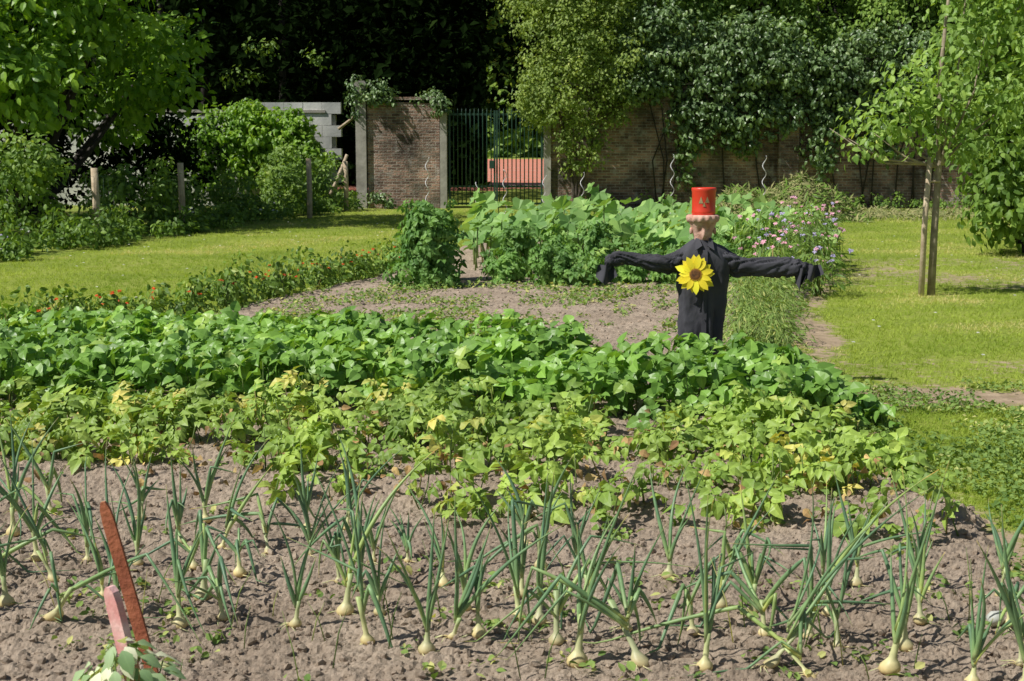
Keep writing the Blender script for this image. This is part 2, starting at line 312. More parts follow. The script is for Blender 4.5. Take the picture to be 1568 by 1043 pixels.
# ------------------------------------------------------------ grass
def lawn_pts(n,ymin,ymax):
    y=ymin*np.exp(R(n)*math.log(ymax/ymin));x=U(-1,1,n)*(.39*y+.5)
    s=inside(x,y);fx=-6.8+(y-19)*3.3/17
    kk=(s<.03)&(dirt(x,y)+.35*(R(n)-.5)<.45)&(x>fx-.1)&(y<35.3)
    return x[kk],y[kk]
A=Acc();x,y=lawn_pts(170000,4.2,35);n=len(x)
nr=np.stack([.3*rng.normal(size=n),.3*rng.normal(size=n),np.ones(n)],-1)
rn=np.clip(.35*R(n)+1.9*(fbm(x*.9,y*.9,3.,4)-.5)+.32+.12*(x>1.5),0,.999)
A.scat(TGR,np.stack([x,y,gheight(x,y)-.002],-1),rdir(n),nr,U(.014,.038,n)*(1+.03*y),rn)
A.build('lawn_grass',M_grass)
A=Acc();n=260;x=U(-8,7,n);y=U(9,33,n);kk=(inside(x,y)<-.2)&(x>-6.6+(y-19)*.19);x=x[kk];y=y[kk];n=len(x);m=6;aa=np.tile(np.arange(m)/m*6.283,n);P=np.repeat(np.stack([x,y,.05+0*x],-1),m,0)
A.scat(T4,P,np.stack([np.cos(aa),np.sin(aa),0*aa],-1),np.tile([[0,-.2,1.]],(len(aa),1)),.018,None,0);A.build('lawn_daisies',M_wh)
def patch(A,x,y,z,T,size,tilt=.4,rnd=None,mi=0):
    n=len(x);nr=np.stack([tilt*rng.normal(size=n),tilt*rng.normal(size=n),np.ones(n)],-1)
    A.scat(T,np.stack([x,y,z],-1),rdir(n),nr,size,rnd,mi)
A=Acc();n=42000;x=U(1.4,4.4,n);y=U(4.0,9.2,n);s=inside(x,y);kk=(s<.16*R(n))&(fbm(x*2.6,y*2.6,1.,5)+.12*(R(n)-.5)-.06*(y>8.3)>.43);x=x[kk];y=y[kk];n=len(x)
patch(A,x,y,gheight(x,y)+U(.01,.07,n)*(.3+1.2*fbm(x*3,y*3,7.)),T4,U(.015,.042,n),.6,np.clip(R(n)*.8+.9*(fbm(x*1.5,y*1.5,4.)-.45),0,.99));A.build('clover_patch',M_weed)
A=Acc();cx=U(-3,3.,900);cy=3.4*np.exp(R(900)*1.55)
kk=(inside(cx,cy)>0)&((cy>9.8)|(R(900)<.3));cx=cx[kk];cy=cy[kk]
m=9;x=np.repeat(cx,m)+rng.normal(size=len(cx)*m)*.025;y=np.repeat(cy,m)+rng.normal(size=len(cx)*m)*.025
patch(A,x,y,sz(x,y)+U(.005,.035,len(x)),TOV,U(.02,.05,len(x)),.6)
n=24000;x=U(-3.2,3,n);y=U(9.6,15.5,n);kk=(inside(x,y)>0)&(fbm(x*2.,y*2.,8.)-.02*(x>.3)+.08*(R(n)-.5)>.53);x=x[kk];y=y[kk]
patch(A,x,y,sz(x,y)+U(.005,.06,len(x)),T4,U(.02,.06,len(x)),.6);A.build('weeds',M_weed)
# ------------------------------------------------------------ bean and potato rows
def canopy(A,x,y,H,T,size,depth=.75,tilt=.5,rnd=None,mi=0,stems=None):
    n=len(x);f=R(n)**1.7*depth;z=sz(x,y)+H*(1-f)
    nr=np.stack([-.35+tilt*rng.normal(size=n),-.3+tilt*rng.normal(size=n),np.full(n,.9)],-1)
    P=np.stack([x,y,z],-1);al=rdir(n);al[:,2]-=.3
    A.scat(T,P,al,nr,size,rnd,mi,False)
    if stems is not None:
        for i in rng.choice(n,min(stems,n),replace=False):
            b=np.array([x[i]+U(-.05,.05),y[i]+U(-.05,.05),sz(np.array([x[i]]),np.array([y[i]]))[0]-.01])
            A.tube([b,(b+P[i])/2+U(-.015,.015,3),P[i]],[.004,.003,.002],4,1,R())
A=Acc()
for b0,Hh,x0,x1 in ((10.45,.25,-5.2,-.9),(9.9,.29,-5.,.5),(9.25,.32,-5.,.7),(8.72,.325,-5,2.0),(8.15,.33,-5,2.1)):
    n=int((x1-x0)*215);x=U(x0,x1,n);d=rng.normal(size=n)*.17;y=b0-.12*x+d
    H=Hh*(1-(d/.5)**2)*(.6+.85*fbm(x*3.,y*3.,4.,3));H=np.maximum(H,.08)*np.clip((x1-x)/.3,.5,1)
    canopy(A,x,y,H,TBEAN,U(.05,.11,n),.85,.62,np.clip(R(n)*.75+.3*fbm(x*3,y*3,6.),0,1),0,200)
A.build('bean_plants',[M_bean,M_stem])
A=Acc()
for b0,Hh,x0,x1,dn,sk in ((7.55,.27,-4.5,1.85,180,.1),(6.95,.26,-4.2,1.75,150,.15),(6.4,.25,-3.6,1.65,110,.22),(5.85,.22,-.9,1.6,85,.25)):
    for cx in np.arange(x0,x1,.27):
        if rng.random()<sk: continue
        cx=cx+U(-.08,.08);cy=b0-.19*cx+U(-.1,.1);h=Hh*U(.6,1.25);rr=U(.13,.24);n=int(dn*.27*U(.5,1.25))
        a=U(0,6.28,n);r_=rr*np.sqrt(R(n));x=cx+r_*np.cos(a);y=cy+r_*np.sin(a)
        H=h*(1-.6*(r_/rr)**2)
        old=rng.random()
        canopy(A,x,y,H,TPOT,U(.08,.155,n),.85,.62,np.clip(R(n)*.88+.14*(old>.75),0,1),0,10)
n=620;x=U(-4,1.7,n);y=U(5.7,7.8,n)-.19*x;canopy(A,x,y,np.full(n,.10),TP1,U(.03,.06,n),.95,.9,None,2)
A.build('potato_plants',[M_pot,M_stem,M_dry])
# ------------------------------------------------------------ onions
def onion(A,x,y,big=1.):
    z0=float(sz(np.array([x]),np.array([y]))[0]);rb=U(.016,.031)*big**.5;lean=U(-.18,.18,2)
    flop=rng.random()<.25
    if rng.random()<.18: lean=U(-1.0,1.0,2)
    nk=U(.05,.12)*big
    prof=[(0,-.55,.25),(0,-.3,.8),(0,0,1),(0,.4,.93),(0,.8,.6),(0,1.15,.36)]
    hs=[z0+rb*(.25+p[1]) for p in prof]+[z0+rb*1.4+nk*.5,z0+rb*1.4+nk];rs=[rb*p[2] for p in prof]+[.0075*big,.009*big]
    a=np.linspace(0,2*np.pi,12,endpoint=False)
    rings=[np.stack([x+lean[0]*max(0,h-z0)+r*np.cos(a),y+lean[1]*max(0,h-z0)+r*np.sin(a),np.full(12,h)],-1) for h,r in zip(hs,rs)]
    A.loft(rings,1,U(.2,.8))
    for q in range(4):
        aa=U(0,6.28);A.tube([(x,y,z0+.004),(x+.03*math.cos(aa),y+.03*math.sin(aa),z0+.006),(x+.06*math.cos(aa+.4),y+.06*math.sin(aa+.4),z0+.001)],[.0025,.002,.0008],4,1,.6)
    ph0=U(0,np.pi);nl=rng.integers(4,7);fl=.95 if flop else U(.15,.5)
    for i in range(nl):
        side=ph0+(i%2)*np.pi+U(-.7,.7);L=U(.2,.52)*big;th=U(.02,.40)+(.5 if flop else 0);ns=14
        p=np.array([x+lean[0]*(nk*.6),y+lean[1]*(nk*.6),z0+rb*1.2+nk*U(.35,.95)]);P=[p.copy()];kink=rng.random()<fl;kp=rng.integers(2,10);kn=U(1.0,2.3);cur=U(-.01,.05)
        side_d=U(-.08,.08)
        for s_ in range(ns):
            if kink and s_==kp: th+=kn
            th+=cur;side+=side_d
            d=np.array([math.sin(th)*math.cos(side)+lean[0]*.6,math.sin(th)*math.sin(side)+lean[1]*.6,math.cos(th)])
            p=p+d*L/ns
            if p[2]<z0+.012: p[2]=z0+.012;th=min(th,1.5)
            P.append(p.copy())
        t=np.linspace(0,1,ns+1);rad=U(.0042,.0088)*np.interp(t,[0,.25,.6,1],[.75,1,.7,.08])
        A.tube(P,rad,7,0,R())
rows=[(4.34,-2.1,1.9,.175,1.0),(4.60,-2.3,2.0,.2,.95),(4.88,-2.4,1.95,.21,.9),(5.2,-2.5,1.7,.24,.85),(5.5,-2.7,.1,.3,.8)]
for b0,x0,x1,st,bg in rows:
    A=Acc();xx=x0
    while xx<x1:
        if rng.random()>.1:
            px=xx+U(-.03,.03);onion(A,px,b0-.22*px+U(-.08,.08)-.13,bg*U(.65,1.25))
        xx+=st*U(.4,1.6)
    A.build('onion_plants',[M_oleaf,M_obulb])
A=Acc();n=380;x=U(-1.8,1.8,n);y=U(3.7,4.6,n)
for i in range(40):
    px,py=U(-1.7,1.7),U(3.75,4.7);L=U(.08,.28);a=U(0,6.28)
    A.tube([(px,py,.03),(px+.15*L*math.cos(a),py,.03+.55*L),(px+.4*L*math.cos(a),py+.2*L*math.sin(a),.03+L)],[.002,.002,.0005],4,0,R())
cx=U(-1.7,1.7,45);cy=U(3.85,4.9,45);x=np.repeat(cx,9)+.03*rng.normal(size=405);y=np.repeat(cy,9)+.03*rng.normal(size=405)
patch(A,x,y,sz(x,y)+U(.008,.035,405),TOV,U(.015,.04,405),.6);A.build('seedlings',M_weed)
# ------------------------------------------------------------ foreground stake + variegated plant
E=empty('painted_garden_stake')
def plank(A,p0,p1,w,t,mi,yaw=0):
    p0=np.array(p0);p1=np.array(p1);d=p1-p0;L=np.linalg.norm(d);z=d/L;x=nz(np.cross([math.sin(yaw),math.cos(yaw),0],z));y=np.cross(z,x)
    ws=np.array([1,1.04,.97,1.03,1,.98,.8,.35])*w/2;hs=np.array([0,.2,.4,.6,.8,.93,.975,1.])*L
    rings=[p0+z*h+np.array([[-q,-t/2,0],[q,-t/2,0],[q,t/2,0],[-q,t/2,0]])@np.array([x,y,z]) for h,q in zip(hs,ws)]
    A.loft(rings,mi,.5,False)
A=Acc();plank(A,(-.83,3.43,-.05),(-1.02,3.46,.69),.032,.010,0,.1);A.build('rusty_blade',M_rust,E)
A=Acc();plank(A,(-.86,3.34,-.05),(-.985,3.37,.50),.043,.02,0,.6);A.build('painted_stake',M_pinkp,E)
A=Acc();n=220;a=U(0,6.28,n);r_=.12*np.sqrt(R(n));h=.40*(1-.25*(r_/.12)**2)*U(.55,1.03,n)
P=np.stack([-.93+r_*np.cos(a),3.25+r_*np.sin(a),h],-1);al=np.stack([np.cos(a),np.sin(a),.2+0*a],-1)
A.scat(leaf([(0,0),(.15,.16),(.4,.3),(.7,.24),(1,0)],.2,.35,.02),P,al,np.stack([.5*np.cos(a)-.2,.5*np.sin(a)-.3,np.ones(n)],-1),U(.04,.07,n),R(n),0,True)
for i in range(30): A.tube([(-.93+U(-.03,.03),3.25+U(-.03,.03),.02),(P[i]+np.array([-.93,3.25,0]))*[.5,.5,.5],P[i]],[.004,.003,.002],5,1,R())
A.build('variegated_herb',[M_var,M_stem])
# ------------------------------------------------------------ scarecrow
SX,SY=1.26,9.3
E=empty('scarecrow')
def sm(x,xp,fp):
    xp=np.array(xp,float);fp=np.array(fp,float);i=np.clip(np.searchsorted(xp,x)-1,0,len(xp)-2);t=(x-xp[i])/(xp[i+1]-xp[i])
    mm=np.gradient(fp,xp);h=xp[i+1]-xp[i];t2=t*t;t3=t2*t
    return (2*t3-3*t2+1)*fp[i]+(t3-2*t2+t)*h*mm[i]+(-2*t3+3*t2)*fp[i+1]+(t3-t2)*h*mm[i+1]
A=Acc()
zz=np.linspace(.17,.965,90);a=np.linspace(0,2*np.pi,110,endpoint=False)
w=sm(zz,[.17,.35,.5,.65,.78,.85,.90,.94,.965],[.125,.13,.14,.155,.165,.165,.14,.09,.055]);dp=sm(zz,[.17,.4,.65,.8,.88,.94,.965],[.085,.08,.09,.095,.085,.06,.05]);cx=SX-.012+sm(zz,[.17,.5,.8,.965],[-.01,.0,.005,-.012])
ZZ,AA=np.meshgrid(zz,a,indexing='ij')
low=np.clip((.85-ZZ)*2.5,0,1)
fo=1+.16*np.sin(AA*7+ZZ*5+5*fbm(np.cos(AA)*2,ZZ*4,1.))*low+.34*(fbm(np.cos(AA)*2.5+ZZ*2,np.sin(AA)*2.5,ZZ*7)-.5)+.10*np.abs(fbm(np.cos(AA)*3,ZZ*9+AA,2.)-.5)
rings=np.stack([cx[:,None]+w[:,None]*np.sign(np.cos(AA))*np.abs(np.cos(AA))**.8*fo,SY+dp[:,None]*np.sin(AA)*fo,ZZ+.03*np.sin(AA*2+1)*(ZZ<.25)],-1)
A.loft(rings,0,.5,True,False)
def sleeve(P,rv,rh,fl):
    n=110;t=np.linspace(0,1,n);P=np.array(P,float);tp=np.linspace(0,1,len(P));c=np.stack([sm(t,tp,P[:,k]) for k in range(3)],-1)
    v=sm(t,np.linspace(0,1,len(rv)),rv);h=sm(t,np.linspace(0,1,len(rh)),rh);a=np.linspace(0,2*np.pi,56,endpoint=False);T,AA=np.meshgrid(t,a,indexing='ij')
    fold=np.abs(fbm(T*7+fl+.35*AA,np.cos(AA+T*4)*1.6,np.sin(AA+T*4)*1.6)-.5)*2
    f=1+.55*(fbm(T*5+fl,np.cos(AA)*1.1,np.sin(AA)*1.1)-.5)-.5*(1-fold)**6+.12
    sag=np.where(np.sin(AA)<0,1.15+.9*(fbm(T*4.5,AA*0,fl)-.4),.95)
    rings=np.stack([c[:,0:1]+.02*np.sin(AA)*(T>.93),c[:,1:2]+h[:,None]*np.cos(AA)*f,c[:,2:3]+v[:,None]*np.sin(AA)*f*sag],-1)
    A.loft(rings,0,.5,True,False)
sleeve([(SX-.09,SY,.87),(SX-.22,SY-.01,.825),(SX-.38,SY-.02,.825),(SX-.55,SY-.02,.85),(SX-.63,SY-.03,.82),(SX-.665,SY-.03,.77)],[.075,.058,.05,.042,.052,.06],[.06,.05,.04,.035,.035,.03],1.)
sleeve([(SX+.09,SY,.86),(SX+.22,SY-.01,.805),(SX+.38,SY-.02,.785),(SX+.54,SY-.02,.79),(SX+.63,SY-.03,.775),(SX+.70,SY-.03,.765)],[.075,.064,.06,.06,.058,.03],[.06,.05,.04,.035,.035,.02],5.)
def flap(x0,x1,z0,z1,tw):
    u,v=np.meshgrid(np.linspace(0,1,20),np.linspace(0,1,20));X=x0+(x1-x0)*u+tw*v*(u-.3);Z=z0+(z1-z0)*v*(1-.45*np.abs(u-.45)*2);Y=SY-.05+.03*np.sin(u*9+v*2)
    grid(A,X,Y,Z,0*X,0)
flap(SX-.70,SX-.60,.80,.665,.04);flap(SX+.58,SX+.68,.78,.615,-.06);flap(SX+.64,SX+.755,.80,.69,.02)
rs_=[]
for z in np.linspace(.24,.90,24):
    d=np.interp(z,[.2,.4,.65,.8,.88,.94],[.085,.08,.09,.095,.085,.06]);yf=SY-d*1.16-.006;rs_.append([(SX-.022,yf,z),(SX+.006,yf-.004,z),(SX+.006,yf+.012,z),(SX-.022,yf+.012,z)])
A.loft(rs_,0,.5,False)
for s_ in(-1,1):
    c=[(SX-.012+s_*.045,SY+.03,.985),(SX-.012+s_*.055,SY-.045,.965),(SX-.012+s_*.062,SY-.10,.895),(SX-.012+s_*.015,SY-.085,.925),(SX-.012+s_*.03,SY-.055,.965)]
    c=np.array(c);th=np.array([0,-.008,.004]);V=np.vstack([c,c+th]);F=[(0,1,4),(1,2,3),(1,3,4),(5,9,6),(6,8,7),(6,9,8)]+[(i,(i+1)%5,(i+1)%5+5) for i in range(5)]+[(i,(i+1)%5+5,i+5) for i in range(5)]
    A.add(V,F,.5,None,0)
A.build('shirt',M_cloth,E)
A=Acc()
for z in(.33,.45,.57): A.loft([[(SX-.008+r*math.cos(q),SY-np.interp(z,[.2,.4,.65],[.085,.08,.09])*1.16-.012-y_,z+r*math.sin(q)) for q in np.linspace(0,6.28,10,endpoint=False)] for r,y_ in((.005,0),(.005,.002),(.003,.003))],0)
A.build('buttons',M_cloth,E)
A=Acc();A.tube([(SX-.01,SY,-.05),(SX-.01,SY,.6),(SX-.01,SY,1.0)],[.02,.02,.02],8);A.tube([(SX-.6,SY-.02,.81),(SX,SY,.85),(SX+.6,SY-.02,.77)],[.012,.014,.012],8);A.build('wooden_cross_frame',M_wood,E)
A=Acc();hx=SX-.015;a=np.linspace(0,2*np.pi,72,endpoint=False);rings=[]
for z,r,sc in((.925,.045,0),(.95,.052,0),(.97,.056,0),(.99,.060,0),(1.01,.066,0),(1.03,.072,0),(1.045,.078,0),(1.06,.084,0),(1.075,.090,.0),(1.08,.100,.03),(1.10,.106,.05),(1.118,.104,.05),(1.125,.096,.03),(1.12,.08,0)):
    rr=r*(1+sc*np.cos(a*14));dx=hx+rr*np.cos(a);dy=SY+rr*np.sin(a);fr=np.exp(-((a-4.71)/.16)**2)*np.exp(-((z-1.0)/.03)**2)*.026
    ey=(np.exp(-((a-4.35)/.14)**2)+np.exp(-((a-5.07)/.14)**2))*np.exp(-((z-1.035)/.016)**2)*.02;mo=np.exp(-((a-4.71)/.3)**2)*np.exp(-((z-.955)/.012)**2)*.014
    rings.append(np.stack([dx,dy-fr+ey+mo,np.full(72,z)],-1))
A.loft(rings,0,.5)
for s_ in(-1,1):
    A.loft([[(hx+s_*(.068+q[0]),SY-.01+q[1]*math.cos(w_),1.02+q[1]*1.5*math.sin(w_)) for w_ in np.linspace(0,6.28,12,endpoint=False)] for q in((0,.012),(.012,.016),(.018,.010))],0)
A.build('terracotta_pot_head',M_terr,E)
A=Acc();a=np.linspace(0,2*np.pi,48,endpoint=False)
A.loft([np.stack([hx+.004+r*np.cos(a),SY+r*np.sin(a),np.full(48,z)],-1) for z,r in((1.10,.070),(1.12,.074),(1.135,.076),(1.14,.079),(1.15,.076),(1.27,.077),(1.28,.080),(1.293,.081),(1.30,.078),(1.30,.070),(1.293,.066),(1.29,.02))],0)
A.build('red_tin_hat',M_red,E)
A=Acc()
for x0,zb,wd,ht in((-.028,1.20,.028,.045),(.012,1.205,.03,.04),(-.008,1.18,.02,.03)):
    V=[]
    for q in((-wd/2,0),(wd/2,0),(0,ht)):
        px=x0+q[0];V.append((hx+.004+px,SY-math.sqrt(.0785**2-px**2)-.0015,zb+q[1]))
    A.add(V,[(0,1,2)],.5)
A.build('tin_label',solid('tan_label',(.3,.22,.1),(.45,.35,.18)),E)
A=Acc();fc=np.array([SX-.075,SY-.145,.745]);fn=nz(np.array([-.18,-1,.15]));fx_=nz(np.cross([0,0,1.],fn));fy_=np.cross(fn,fx_)
PT=leaf([(0,.06),(.25,.19),(.5,.235),(.75,.18),(1,0)],.16,.10)
for k_,(n,sc,off) in enumerate(((11,.10,0),(11,.088,.28))):
    for i in range(n):
        q=i/n*6.283+off+U(-.1,.1);d=fx_*math.cos(q)+fy_*math.sin(q)
        A.scat(PT,(fc+d*.032-fn*.004*(1-k_)+fn*.004*k_)[None],d[None],(fn+U(-.2,.2,3)*.8-d*.12*k_)[None],np.array([sc*U(.85,1.15)]),np.array([U(.3,.9)]),0,True)
rings=[]
for r,h in((.002,.012),(.014,.011),(.026,.012),(.034,.009),(.04,.0),(.038,-.008)): rings.append([fc+fx_*r*math.cos(q)+fy_*r*math.sin(q)+fn*h for q in np.linspace(0,6.28,28,endpoint=False)])
A.loft(rings[::-1],1)
for r in(.022,.028,.034,.039):
    n=int(r*900)
    for i in range(n):
        q=i/n*6.283+r*50;A.scat(rock(2),(fc+fx_*r*math.cos(q)+fy_*r*math.sin(q)+fn*.010)[None],fx_[None],fn[None],np.array([.0035]),np.array([.5]),2 if r>.03 else 1)
A.build('sunflower',[M_yel,M_seed,solid('disc_floret',(.3,.12,.01),(.5,.25,.02),50)],E)
# ------------------------------------------------------------ mid/back bed plants
def bushy(A,cx,cy,rx,ry,h,n,T,size,mi=0,rb=0,stem=6,cone=.5):
    a=U(0,6.28,n);u=R(n)**.6;zf=R(n)**.8;rr=(1-cone*zf)*u*(.7+.6*vn(np.cos(a)*1.5+cx*3,np.sin(a)*1.5+cy*3,zf*4));x=cx+rx*rr*np.cos(a);y=cy+ry*rr*np.sin(a);z=.05+h*zf*(.65+.7*vn(x*7,y*7,3.))
    nr=np.stack([.7*np.cos(a)-.3,.7*np.sin(a)-.2,np.full(n,.7)],-1)+.5*rng.normal(size=(n,3));al=np.stack([np.cos(a),np.sin(a),-.3+0*a],-1)+.4*rng.normal(size=(n,3))
    A.scat(T,np.stack([x,y,z],-1),al,nr,size if np.isscalar(size) else U(size[0],size[1],n),np.clip(R(n)*.8+rb,0,1),mi)
    for i in range(stem): A.tube([(cx+U(-.05,.05),cy+U(-.05,.05),0),(cx+rx*.2*U(-1,1),cy+ry*.2*U(-1,1),h*.5),(cx+rx*.4*U(-1,1),cy+ry*.4*U(-1,1),h*.95)],[.008,.006,.003],5,1 if mi!=1 else 0,R())
A=Acc();bushy(A,-.98,15.5,.42,.36,.94,480,TPOT,(.10,.17),0,0,8,.65);bushy(A,-.85,16.2,.34,.3,.85,260,TPOT,(.10,.17),0,.1,5,.6);A.build('pea_plant',[M_tom,M_stem])
A=Acc()
for yy_,h0,jj in ((15.9,.43,0.1),(17.0,.48,.3)):
    for cx in np.arange(-.25+jj,3.0,.5): bushy(A,cx+U(-.12,.12),yy_+U(-.25,.25),.27,.27,h0*U(.6,1.35),165,TPOT,(.09,.16),0,U(0,.15),5,.5)
A.build('tomato_plants',[M_tom,M_stem])
A=Acc();n=620;x=U(-.6,4.1,n);y=U(17.6,21.5,n);H=.25+.8*fbm(x*1.6,y*1.6,3.,2);z=H*U(.55,1.05,n)
nr=np.stack([-.35+.5*rng.normal(size=n),-.45+.5*rng.normal(size=n),np.full(n,.9)],-1);P=np.stack([x,y,z],-1)
A.scat(TSQ,P,rdir(n),nr,U(.15,.34,n),R(n),0,False)
for i in range(0,n,2): A.tube([(x[i]+U(-.1,.1),y[i]+U(-.1,.1),0),P[i]],[.012,.008],5,1,R())
A.build('squash_plants',[M_squash,M_stem])
A=Acc();n=50
for i in range(n):
    t=i/(n-1);px=np.interp(t,[0,.45,1],[-4.1,-2.75,-1.35]);py=np.interp(t,[0,.45,1],[10.6,13.8,18.2])
    bushy(A,px+U(-.15,.15),py+U(-.1,.1),.22,.22,U(.12,.38),100,TOV,(.04,.08),0,U(0,.2),3,.2)
    for q in range(rng.integers(0,4)):
        c=np.array([px+U(-.2,.2),py+U(-.2,.1),U(.2,.34)]);nn=9;aa=np.arange(nn)/nn*6.283;d=np.stack([np.cos(aa),np.sin(aa),.2+0*aa],-1)
        A.scat(TOV,np.repeat(c[None],nn,0),d,np.tile([[0,-.5,1.]],(nn,1))+.3*rng.normal(size=(nn,3)),U(.014,.028),None,2)
A.build('marigold_border',[M_bush,M_stem,M_or])
A=Acc();TN=leaf([(0,0),(.5,.09),(1,0)],.2,.2)
for cx,cy,h in((2.65,14.6,.55),(3.0,15.4,.62),(3.35,16.2,.7),(3.6,17.2,.78),(3.9,18.2,.7),(2.9,16.3,.7),(3.2,14.9,.45),(4.0,19.2,.65)):
    bushy(A,cx,cy,.36,.36,h,380,TN,(.08,.15),0,.1,12,.1)
    for q in range(17):
        c=np.array([cx+U(-.34,.34),cy+U(-.34,.34),h*U(.7,1.25)]);A.tube([(c[0],c[1],.3*h),c],[.003,.002],4,1,.5);nn=7;aa=np.arange(nn)/nn*6.283;d=np.stack([np.cos(aa),np.sin(aa),.15+0*aa],-1)
        A.scat(TOV,np.repeat(c[None],nn,0),d,np.tile([[-.3,-.5,.7]],(nn,1))+.3*rng.normal(size=(nn,3)),U(.024,.038),None,2 if rng.random()<.55 else 3)
A.build('cosmos_flowers',[M_bush,M_stem,M_pink,M_lil])
A=Acc()
for t in np.linspace(0,1,34):
    cx=np.interp(t,[0,1],[1.78,2.6])+U(-.2,.15);cy=np.interp(t,[0,1],[9.9,14.6]);bushy(A,cx,cy,.24,.22,U(.14,.36),170,TN,(.04,.09),0,.15,6,.2)
A.build('edging_herbs',[M_weed,M_stem])
for px,py,h in((-1.36,23,1.33),(-.1,22.5,1.15),(.5,23,1.05),(2.6,23.2,1.38),(1.1,22.8,1.1),(4.05,23,1.36),(-.55,22.6,.95)):
    z=np.linspace(-.1,h+.05,80);A=Acc();k_=U(-.03,.03);A.tube(np.stack([px+.03*np.sin(z*24)+k_*z,py+.03*np.cos(z*24),z],-1),.0065,6);A.build('spiral_plant_stake',M_steel)
# ------------------------------------------------------------ masonry
WY=36.0
def wallbox(name,x0,x1,y0,y1,z1,mat,rag=.05,step=.11):
    A=Acc();xs_=np.arange(x0,x1+1e-6,(x1-x0)/max(2,int((x1-x0)/step)));top=z1+rag*(np.round(fbm(xs_*1.2,xs_*0,3.)*8)/8-.5)*2
    rings=[[(x,y0,-.1),(x,y1,-.1),(x,y1,t),(x,y0,t)] for x,t in zip(xs_,top)];A.loft(rings,0,.5,False);return A
E=empty('brick_wall');A=wallbox('b',.98,30,WY,WY+.35,3.0,M_brick,.12);A.build('brickwork',M_brick,E)
A=Acc()
for x in np.arange(1.1,30,.9): A.box((x+.4,WY+.17,3.09+.02*R()),(.86,.45,.06));
A.build('coping',M_stone,E)
A=Acc()
for x in (6.9,13.2): A.box((x,WY-.12,1.35),(.5,.24,2.9))
A.build('buttress',M_brick,E)
E=empty('brick_wall');A=wallbox('b',-3.62,-1.82,WY,WY+.35,2.62,M_brick,.1);A.build('brickwork',M_brick,E)
A=Acc();A.box((-2.72,WY+.17,2.74),(1.85,.42,.07));A.build('coping',M_brick,E)
A=Acc();A.loft([[(-3.78-w_,WY-.08,z),(-3.78+w_,WY-.08,z),(-3.78+w_,WY+.2,z),(-3.78-w_,WY+.2,z)] for w_,z in((.13,-.1),(.13,3.0),(.15,3.02),(.15,3.1),(.1,3.17))],0,.5,False);A.build('concrete_post',M_stone)
E=empty('iron_gate')
A=Acc()
for x in(-1.72,.89):
    A.box((x,WY+.12,1.25),(.17,.4,2.6));A.box((x,WY+.12,2.59),(.24,.47,.08))
A.build('gatepost',[M_stone],E)
A=Acc();g0,g1=-1.6,.78;gy=WY+.15
for z in(.12,.55,2.35): A.box(((g0+g1)/2,gy,z),(g1-g0,.035,.05))
for x in(g0+.03,(g0+g1)/2-.03,(g0+g1)/2+.03,g1-.03): A.box((x,gy-.003,1.25),(.045,.05,2.4))
for x in np.arange(g0+.13,g1-.05,.105):
    if abs(x-(g0+g1)/2)<.07: continue
    A.tube([(x,gy-.03,.08),(x,gy-.03,2.42),(x,gy-.03,2.5)],[.015,.015,.002],6)
A.box(((g0+g1)/2-.1,gy-.05,1.1),(.12,.04,.2));A.build('gate_leaves',M_gate,E)
E=empty('white_block_wall')
A=Acc();rr=0
for z in np.arange(0,2.45,.3):
    off=.25*(rr%2);rr+=1
    for x in np.arange(-7,-4.7,.5):
        if x+off>-4.95 : continue
        A.box((x+off+.25,38.0+U(-.006,.006),z+.15),(.493,.28,.293))
A.build('blocks',M_white,E);A=Acc()
for x in np.arange(-22,-5,.9): A.box((x+.45,38,2.47+U(-.01,.01)),(.88,.36,.07))
A.build('coping',M_stone,E)
A=Acc();A.box((-13.3,38.02,1.2),(17.3,.22,2.35));A.build('mortar_core',M_stone,E)
A=wallbox('r',-22,-5.7,37.81,37.87,2.36,M_white,.06,.15);A.build('render_coat',M_white,E)
A=Acc();A.tube([(-4.6,34.8,0),(-4.3,35,.7),(-4.05,35.2,1.35)],[.05,.045,.04],7);A.tube([(-4.5,37.3,2.0),(-4.15,37.2,2.25),(-3.9,36.9,2.5)],[.04,.035,.03],6);A.build('leaning_timber',M_wood)
E=empty('wire_fence');fp=[(-8.6,20.2),(-7.0,24),(-6.25,27),(-4.4,31),(-4.0,34.4)]
A=Acc()
for (x,y),h in zip(fp,(1.15,1.2,1.25,1.3,1.2)):
    A.tube([(x,y,-.1),(x+.01,y,.6),(x,y,h)],[.065,.062,.06],8)
A.build('posts',M_wood,E);A=Acc()
for (x0,y0),(x1,y1) in zip(fp[:-1],fp[1:]):
    for h in np.arange(.1,1.1,.16): A.tube([(x0,y0-.06,h),((x0+x1)/2,(y0+y1)/2-.06,h-.01),(x1,y1-.06,h)],.0016,4)
    for t in np.arange(0,1,.05): A.tube([(x0+(x1-x0)*t,y0+(y1-y0)*t-.06,.05),(x0+(x1-x0)*t,y0+(y1-y0)*t-.06,1.05)],.0014,4)
A.build('wire_mesh',M_gate,E)
